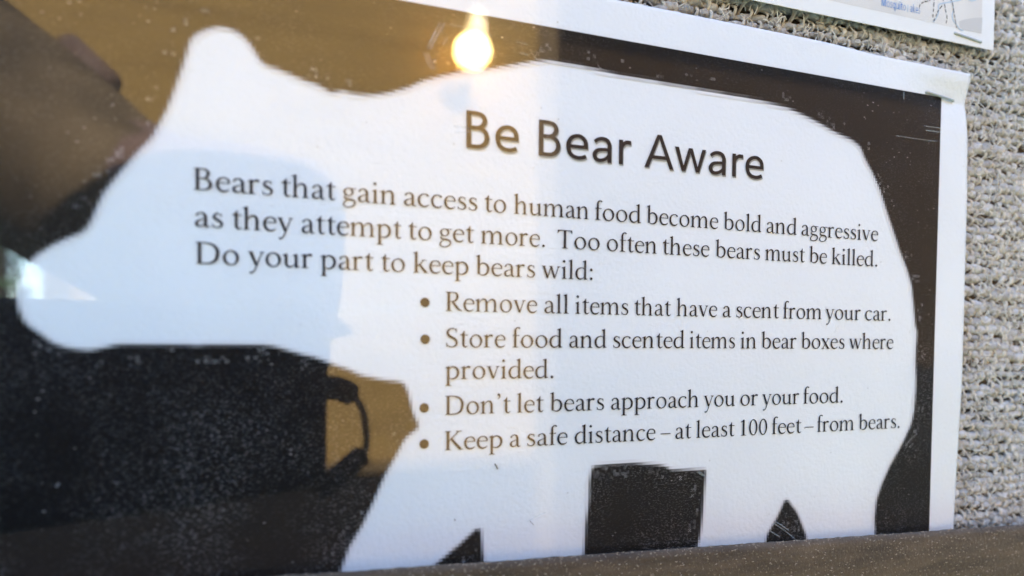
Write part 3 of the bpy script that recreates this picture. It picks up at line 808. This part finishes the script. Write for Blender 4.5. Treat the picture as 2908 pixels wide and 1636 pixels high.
def mline(name, pts, w_, m, dash=None, eps=0.0028):
    P_ = [(2268 + a / 4.025, b_ / 4.025) for a, b_ in pts]
    sm = catmull([px(*p) for p in P_], 5)
    vs, fs = [], []
    acc = 0
    for i in range(len(sm) - 1):
        a, c = sm[i], sm[i + 1]
        l = np.linalg.norm(c - a)
        if l < 1e-6:
            continue
        nn = np.array([-(c - a)[1], (c - a)[0]]) / l * w_ / 2
        steps = max(1, int(l / 0.002))
        for k in range(steps):
            p_ = a + (c - a) * k / steps; q_ = a + (c - a) * (k + 1) / steps
            acc += l / steps
            if dash and (acc % (dash * 1.45)) > dash:
                continue
            n0 = len(vs)
            vs += [flat(*(p_ - nn), eps), flat(*(q_ - nn), eps), flat(*(q_ + nn), eps), flat(*(p_ + nn), eps)]
            fs.append((n0, n0 + 1, n0 + 2, n0 + 3))
    return obj(name, vs, fs, m, mp)
for pts in ([(1380, 85), (1390, 50), (1430, 25), (1490, 5), (1540, -30)], [(1555, -30), (1545, 60), (1538, 150), (1535, 190), (1548, 235), (1562, 200), (1592, 130), (1640, 65), (1655, 55)],
            [(1650, -20), (1670, 60), (1682, 130), (1697, 200), (1682, 285)], [(1735, -20), (1760, 40), (1775, 130), (1790, 220), (1805, 320)]):
    mline('trail_line', pts, 0.0020, m_trail, 0.0075)
for pts in ([(1540, 250), (1570, 210), (1600, 140), (1598, 75), (1620, 45), (1690, 32), (1760, 18), (1830, 6), (1870, -10)], [(1760, 40), (1772, 100), (1755, 190), (1772, 240), (1812, 290), (1835, 330), (1885, 350)], [(1940, -5), (1980, 12), (2030, -5)]):
    mline('stream_line', pts, 0.0022, m_pblue, None, 0.0024)
shade = [px(2268 + a / 4.025, b_ / 4.025) for a, b_ in [(1830, 245), (1900, 222), (2000, 205), (2101, 200), (2089, 384), (1990, 360), (1890, 338), (1840, 310)]]
obj('shaded_area', [flat(x, y, 0.0022) for x, y in shade], [tuple(range(len(shade)))], m_land2, mp)
def fl(x, y, eps): return flat(x, y, eps)
lb = [(2505, 16.5), (2612, 39.5)]
set_text([("Mosquito", 2504, 2572)], lb, 0.0215, SGT, m_blue, 'lake_name', mp, surf=fl, eps=0.003)
set_text([("akes", 2585, 2612.5)], lb, 0.0215, SGT, m_blue, 'lake_name', mp, surf=fl, eps=0.003)
X, Y = px(2577, 34)
obj('faded_letter', [fl(X, Y, 0.003), fl(X + 0.0016, Y, 0.003), fl(X + 0.0014, Y + 0.013, 0.003), fl(X, Y + 0.013, 0.003)], [(0, 1, 2, 3)], m_pblue, mp)


# ---------------------------------------------------------------- what the pane mirrors: ground, cabin, lamp, trees, the photographer
def wood(name, c0, c1, sc=(1.2, 8, 14)):
    m, nt, b = mat(name, c0, 0.9, 0.05)
    n_, r_ = noise_col(nt, 3.0, [(0.3, c0), (0.7, c1)], 6, objvec(nt, sc), 0.6)
    nt.links.new(r_.outputs[0], b.inputs['Base Color'])
    return m
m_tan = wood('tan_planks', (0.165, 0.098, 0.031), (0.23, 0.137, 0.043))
m_brn = wood('brown_planks', (0.019, 0.0105, 0.0045), (0.029, 0.0165, 0.007))  # shade of the right-hand wall is put into this dark brown
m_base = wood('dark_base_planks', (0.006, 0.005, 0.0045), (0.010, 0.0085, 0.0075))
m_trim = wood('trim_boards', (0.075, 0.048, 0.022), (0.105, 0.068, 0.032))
m_gnd, nt, b = mat('short_grass', (0.16, 0.16, 0.16), 0.95)
n_, r_ = noise_col(nt, 0.6, [(0.3, (0.075, 0.105, 0.060)), (0.7, (0.115, 0.150, 0.090))], 8, objvec(nt))
nt.links.new(r_.outputs[0], b.inputs['Base Color'])
gr = obj('ground', [(-200, -200, 0), (200, -200, 0), (200, 200, 0), (-200, 200, 0)], [(0, 1, 2, 3)], m_gnd)
tag(gr, kind='structure')

cabin = empty('cabin', Vector((1.5, -2.1, 0)))
tag(cabin, 'brown plank cabin with a tan front bay, mirrored in the pane', 'cabin')
CY0 = -2.0
def plank(x0, x1, z0, z1, m, y=CY0, t=0.03):
    mb = MB(); mb.box(x0, y - t, z0 + 0.0012, x1, y, z1 - 0.0012)
    o = mb.build('plank', m, cabin)
    return o
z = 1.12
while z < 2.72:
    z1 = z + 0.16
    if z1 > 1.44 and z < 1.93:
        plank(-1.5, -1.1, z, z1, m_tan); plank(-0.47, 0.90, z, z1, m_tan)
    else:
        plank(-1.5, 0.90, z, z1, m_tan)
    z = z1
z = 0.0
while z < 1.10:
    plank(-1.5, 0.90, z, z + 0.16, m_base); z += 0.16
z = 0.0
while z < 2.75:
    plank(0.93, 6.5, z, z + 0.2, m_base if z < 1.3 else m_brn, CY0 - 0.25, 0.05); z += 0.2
mb = MB(); mb.tube([(0.925, CY0 - 0.045, 0), (0.925, CY0 - 0.045, 2.86)], 0.055, 20); mb.build('corner_post', m_trim, cabin, True)
mb = MB(); mb.box(-1.5, CY0 + 0.002, 1.105, 0.898, CY0 + 0.03, 1.135); mb.build('sill_board', m_trim, cabin)
fr_ = MB()
for a in ((-1.14, 1.40, -0.43, 1.45), (-1.14, 1.93, -0.43, 1.98), (-1.14, 1.45, -1.09, 1.93), (-0.48, 1.45, -0.43, 1.93)):
    fr_.box(a[0], CY0 + 0.003, a[1], a[2], CY0 + 0.04, a[3])
fr_.build('window_frame', m_trim, cabin)
mb = MB(); mb.box(-1.7, CY0 - 0.9, 2.88, 6.7, CY0 + 0.10, 2.94); mb.build('roof', m_brn, cabin)

lamp = empty('wall_lamp', Vector((0.655, -1.9, 2.37)))
tag(lamp, 'lit round wall lamp glowing yellow, mirrored at the top of the flyer', 'lamp')
m_lit = bpy.data.materials.new('lit_globe'); m_lit.use_nodes = True
bb = m_lit.node_tree.nodes['Principled BSDF']
bb.inputs['Base Color'].default_value = (0.9, 0.8, 0.6, 1)
bb.inputs['Emission Color'].default_value = (1.0, 0.66, 0.20, 1)
bb.inputs['Emission Strength'].default_value = 11.0
def ball(name, c, r, m, parent, sx=1, sy=1, sz=1):
    mb = MB(); n1, n2 = 12, 20
    for i in range(n1 + 1):
        for k in range(n2):
            a, b_ = math.pi * i / n1, 2 * math.pi * k / n2
            mb.v.append(Vector((c[0] + r * sx * math.sin(a) * math.cos(b_), c[1] + r * sy * math.sin(a) * math.sin(b_), c[2] + r * sz * math.cos(a))))
    for i in range(n1):
        for k in range(n2):
            mb.f.append((i * n2 + k, (i + 1) * n2 + k, (i + 1) * n2 + (k + 1) % n2, i * n2 + (k + 1) % n2))
    return mb.build(name, m, parent, True)
ball('globe', (0.640, -1.90, 2.368), 0.052, m_lit, lamp, 1, 1, 0.95)
mb = MB(); mb.tube([(0.655, -1.92, 2.41), (0.662, -1.93, 2.45), (0.664, -1.93, 2.50)], [0.034, 0.030, 0.018], 12); m_lit2 = m_lit.copy(); m_lit2.name = 'dim_streak_glow'; m_lit2.node_tree.nodes['Principled BSDF'].inputs['Emission Strength'].default_value = 0.9; mb.build('glow_streak', m_lit2, lamp, True)  # added glowing tube that imitates the streak of glow above the globe
mb = MB()
mb.tube([(0.632, -1.995, 2.28), (0.632, -1.93, 2.27), (0.632, -1.90, 2.305)], 0.009, 10)
m_brass, nt, b = mat('dark_brass', (0.10, 0.07, 0.03), 0.7, 0.3)
mb.build('bracket', m_brass, lamp, True)
mb = MB(); mb.tube([(0.632, -1.999, 2.28), (0.632, -1.985, 2.28)], 0.045, 20); mb.build('back_plate', m_brass, lamp)

# trees behind the cabin
m_bark, nt, b = mat('bark', (0.10, 0.07, 0.05), 0.9)
m_leaf, nt, b = mat('needles', (0.055, 0.09, 0.035), 0.8)
for ti, (x, y, h_, lb_) in enumerate([(-2.3, -8.0, 8, 'tall green conifer directly behind the cabin window'), (-4.2, -12.0, 10, 'green conifer left of the cabin, farther back'), (8.5, -7.0, 9, 'green conifer right of the cabin')]):
    T_ = empty('conifer_tree', Vector((x, y, 0)))
    tag(T_, lb_, 'tree', 'conifers behind the cabin')
    mb = MB(); mb.tube([(x, y, 0), (x, y, h_ * .5), (x, y, h_ * .97)], [0.2, 0.12, 0.02], 8); mb.build('trunk', m_bark, T_, True)
    mb = MB(); rr = random.Random(ti)
    for k in range(1800):
        f = rr.random() ** 0.8
        zz = 0.5 + f * (h_ - 0.5)
        rad = (1 - f) * h_ * 0.24 * rr.uniform(0.25, 1) + 0.05
        a = rr.uniform(0, 6.28)
        c = Vector((x + rad * math.cos(a), y + rad * math.sin(a), zz - rad * 0.25))
        d1 = Vector((math.cos(a), math.sin(a), -0.3)) * rr.uniform(0.12, 0.3); d2 = Vector((-math.sin(a), math.cos(a), rr.uniform(-.3, .3))) * rr.uniform(0.05, 0.12)
        mb.poly([c - d1 * 0.4 - d2, c + d1, c - d1 * 0.4 + d2])
    cr_ = mb.build('crown', m_leaf, T_); tag(cr_, kind='stuff')

# the phone that takes the picture
C0 = np.array([0.0, 0.0, 1.0]) * D
def cp(a, b_, c):
    """metres right, up, back of the lens -> world"""
    v = C0 + ROT[:, 0] * a + ROT[:, 1] * b_ + ROT[:, 2] * c
    return Vector((v[0], -v[2], CAMH + v[1]))
m_phone, nt, b = mat('black_phone', (0.006, 0.006, 0.008), 0.5, 0.25)
m_lens, nt, b = mat('lens_glass', (0.005, 0.005, 0.01), 0.08, 0.6)
m_cord, nt, b = mat('black_cord', (0.008, 0.008, 0.009), 0.8, 0.2)
phone = empty('phone', cp(0, 0, 0.006))
tag(phone, 'black phone held up to the pane, mirrored as a dark rectangle', 'phone')
def slab(name, a0, a1, b0, b1, c0_, c1_, rad, m, parent=phone):
    mb = MB(); out_ = []
    for (cx0, cy0, s0) in ((a1 - rad, b1 - rad, 0), (a0 + rad, b1 - rad, 90), (a0 + rad, b0 + rad, 180), (a1 - rad, b0 + rad, 270)):
        for k in range(7):
            an = R(s0 + k * 15); out_.append((cx0 + rad * math.cos(an), cy0 + rad * math.sin(an)))
    e = min(0.0012, (c1_ - c0_) * 0.3); n_ = len(out_); am, bm = (a0 + a1) / 2, (b0 + b1) / 2
    for cc, ins in ((c0_, e), (c0_ + e, 0), (c1_ - e, 0), (c1_, e)):
        for (a, b_) in out_:
            k = 1 - ins / max(abs(a1 - a0), 0.01) * 2; k2 = 1 - ins / max(abs(b1 - b0), 0.01) * 2
            mb.v.append(cp(am + (a - am) * k, bm + (b_ - bm) * k2, cc))
    for j in range(3):
        for k in range(n_):
            mb.f.append((j * n_ + k, j * n_ + (k + 1) % n_, (j + 1) * n_ + (k + 1) % n_, (j + 1) * n_ + k))
    mb.f.append(tuple(range(n_))[::-1]); mb.f.append(tuple(3 * n_ + k for k in range(n_)))
    return mb.build(name, m, parent)
slab('body', -0.122, 0.0375, -0.0635, 0.0135, 0.005, 0.014, 0.008, m_phone)
slab('camera_bar', -0.012, 0.012, -0.058, 0.010, 0.0035, 0.0049, 0.006, m_phone)
for bz in (0.0, -0.02):
    mb = MB(); mb.tube([cp(0, bz, 0.0034), cp(0, bz, 0.0022)], 0.0052, 20); mb.build('lens', m_lens, phone)
# wrist loop on the phone's end: thick sleeves joined by a thin cord
def loopt(name, pts, r):
    mb = MB(); mb.tube([cp(*p) for p in catmull(pts, 5)], r, 10); return mb.build(name, m_cord, phone, True)
loopt('strap_sleeve', [(0.030, -0.0215, 0.016), (0.042, -0.0215, 0.016), (0.050, -0.0228, 0.016), (0.0545, -0.0255, 0.016)], 0.0054)
loopt('strap_cord', [(0.053, -0.0235, 0.016), (0.0595, -0.031, 0.016), (0.062, -0.040, 0.016), (0.0625, -0.048, 0.016), (0.061, -0.0545, 0.016)], 0.0016)
loopt('strap_sleeve', [(0.0605, -0.0535, 0.016), (0.053, -0.0585, 0.016), (0.046, -0.063, 0.016), (0.038, -0.068, 0.016)], 0.0050)

# the photographer: one skinned body, arm reaching from the upper left to the phone
J, E_, RR = [], [], []
def jn(p, r, par=None):
    J.append(p); RR.append(r)
    if par is not None:
        E_.append((par, len(J) - 1))
    return len(J) - 1
pel = jn((-0.62, -0.66, 0.95), 0.15)
sp1 = jn((-0.62, -0.65, 1.15), 0.15, pel); sp2 = jn((-0.61, -0.63, 1.38), 0.17, sp1); nb_ = jn((-0.60, -0.61, 1.56), 0.07, sp2)
nk = jn((-0.59, -0.58, 1.64), 0.058, nb_); hd = jn((-0.585, -0.555, 1.74), 0.088, nk); ht = jn((-0.585, -0.56, 1.82), 0.078, hd)
for s_ in (-1, 1):
    hp = jn((-0.62 + 0.10 * s_, -0.66, 0.90), 0.10, pel); kn = jn((-0.62 + 0.12 * s_, -0.63, 0.50), 0.065, hp); an = jn((-0.62 + 0.13 * s_, -0.67, 0.10), 0.045, kn); jn((-0.62 + 0.14 * s_, -0.54, 0.045), 0.04, an)
# reaching arm
sh = jn((-0.42, -0.58, 1.64), 0.075, sp2); el = jn((-0.235, -0.41, 1.715), 0.064, sh); fa = jn((-0.135, -0.335, 1.628), 0.060, el); fb = jn((-0.095, -0.30, 1.594), 0.057, fa); wr = jn((-0.045, -0.262, 1.556), 0.045, fb)
pm = jn((0.010, -0.235, 1.560), 0.042, wr); pm2 = jn((0.036, -0.215, 1.545), 0.036, pm)
for k, (dx, dz, L_) in enumerate([(0.020, 0.012, 0.9), (0.024, -0.004, 1.0), (0.022, -0.020, 0.95), (0.016, -0.034, 0.8)]):
    f1 = jn((0.002 + dx, -0.196, 1.528 + dz), 0.0095, pm2); f2 = jn((-0.002 + dx + 0.010 * L_, -0.184, 1.512 + dz), 0.0085, f1); jn((-0.008 + dx + 0.006 * L_, -0.174, 1.498 + dz), 0.0075, f2)
th = jn((-0.03, -0.20, 1.515), 0.012, pm); th2 = jn((-0.035, -0.182, 1.50), 0.0095, th); jn((-0.03, -0.170, 1.485), 0.0085, th2)
# other arm hangs, hand by the hip
sh = jn((-0.81, -0.62, 1.46), 0.07, sp2); el = jn((-0.90, -0.66, 1.20), 0.05, sh); wr = jn((-0.88, -0.60, 0.96), 0.032, el); pm = jn((-0.875, -0.58, 0.88), 0.03, wr)
for k in range(4):
    f1 = jn((-0.90 + 0.018 * k, -0.575, 0.84), 0.009, pm); f2 = jn((-0.90 + 0.018 * k, -0.57, 0.805), 0.0085, f1); jn((-0.90 + 0.018 * k, -0.58, 0.78), 0.0075, f2)
th = jn((-0.845, -0.56, 0.88), 0.011, pm); jn((-0.835, -0.55, 0.845), 0.009, th)
me = bpy.data.meshes.new('tmp'); me.from_pydata(J, E_, []); me.update()
tmp = bpy.data.objects.new('tmp', me); COL.objects.link(tmp)
md = tmp.modifiers.new('s', 'SKIN')
for i, r_ in enumerate(RR):
    me.skin_vertices[0].data[i].radius = (r_, r_)
me.skin_vertices[0].data[0].use_root = True
md.use_smooth_shade = True
ms = tmp.modifiers.new('ss', 'SUBSURF'); ms.levels = 2; ms.render_levels = 2
dg = bpy.context.evaluated_depsgraph_get()
bm_ = bpy.data.meshes.new_from_object(tmp.evaluated_get(dg))
bpy.data.objects.remove(tmp)
person = bpy.data.objects.new('person', bm_); COL.objects.link(person)
tag(person, 'person in a brown jacket reaching a phone up to the pane, seen only mirrored', 'person')
m_jacket, nt, b = mat('brown_jacket', (0.17, 0.115, 0.06), 1.0, 0.0)
n_, r_ = noise_col(nt, 13, [(0.35, (0.042, 0.031, 0.019)), (0.68, (0.145, 0.100, 0.054))], 4, objvec(nt))  # dark mottling paints the shading of sleeve folds into the cloth
nt.links.new(r_.outputs[0], b.inputs['Base Color'])
m_skin, nt, b = mat('skin', (0.15, 0.085, 0.05), 0.55)
m_trou, nt, b = mat('dark_trousers', (0.03, 0.03, 0.035), 0.9)
bm_.materials.clear()
for m_ in (m_jacket, m_skin, m_trou):
    bm_.materials.append(m_)
for p_ in bm_.polygons:
    c = p_.center
    p_.use_smooth = True
    p_.material_index = 2 if c.z < 0.98 and c.x > -0.80 else (1 if (c.z > 1.60 and c.x < -0.50) or (c.x > -0.05 and c.z > 1.4) or (c.x < -0.82 and c.z < 0.95) else 0)
m_hair, nt, b = mat('dark_hair', (0.03, 0.02, 0.015), 0.8)
m_red, nt, b = mat('red_band', (0.085, 0.046, 0.026), 0.8)
ball('hair', (-0.585, -0.575, 1.79), 0.098, m_hair, person, 0.98, 1.0, 0.95)
ball('nose', (-0.575, -0.462, 1.735), 0.016, m_skin, person, 0.8, 1, 1.3)
for s_ in (-1, 1):
    ball('eye', (-0.58 + 0.033 * s_, -0.474, 1.765), 0.011, m_lens, person)
    ball('ear', (-0.585 + 0.092 * s_, -0.56, 1.745), 0.026, m_skin, person, 0.4, 0.7, 1.2)
ball('mouth', (-0.577, -0.470, 1.70), 0.02, m_red, person, 1, 0.4, 0.3)
mb = MB(); mb.tube([(-0.094, -0.328, 1.664), (-0.072, -0.318, 1.642)], 0.010, 12); mb.build('red_patch', m_red, person, True)
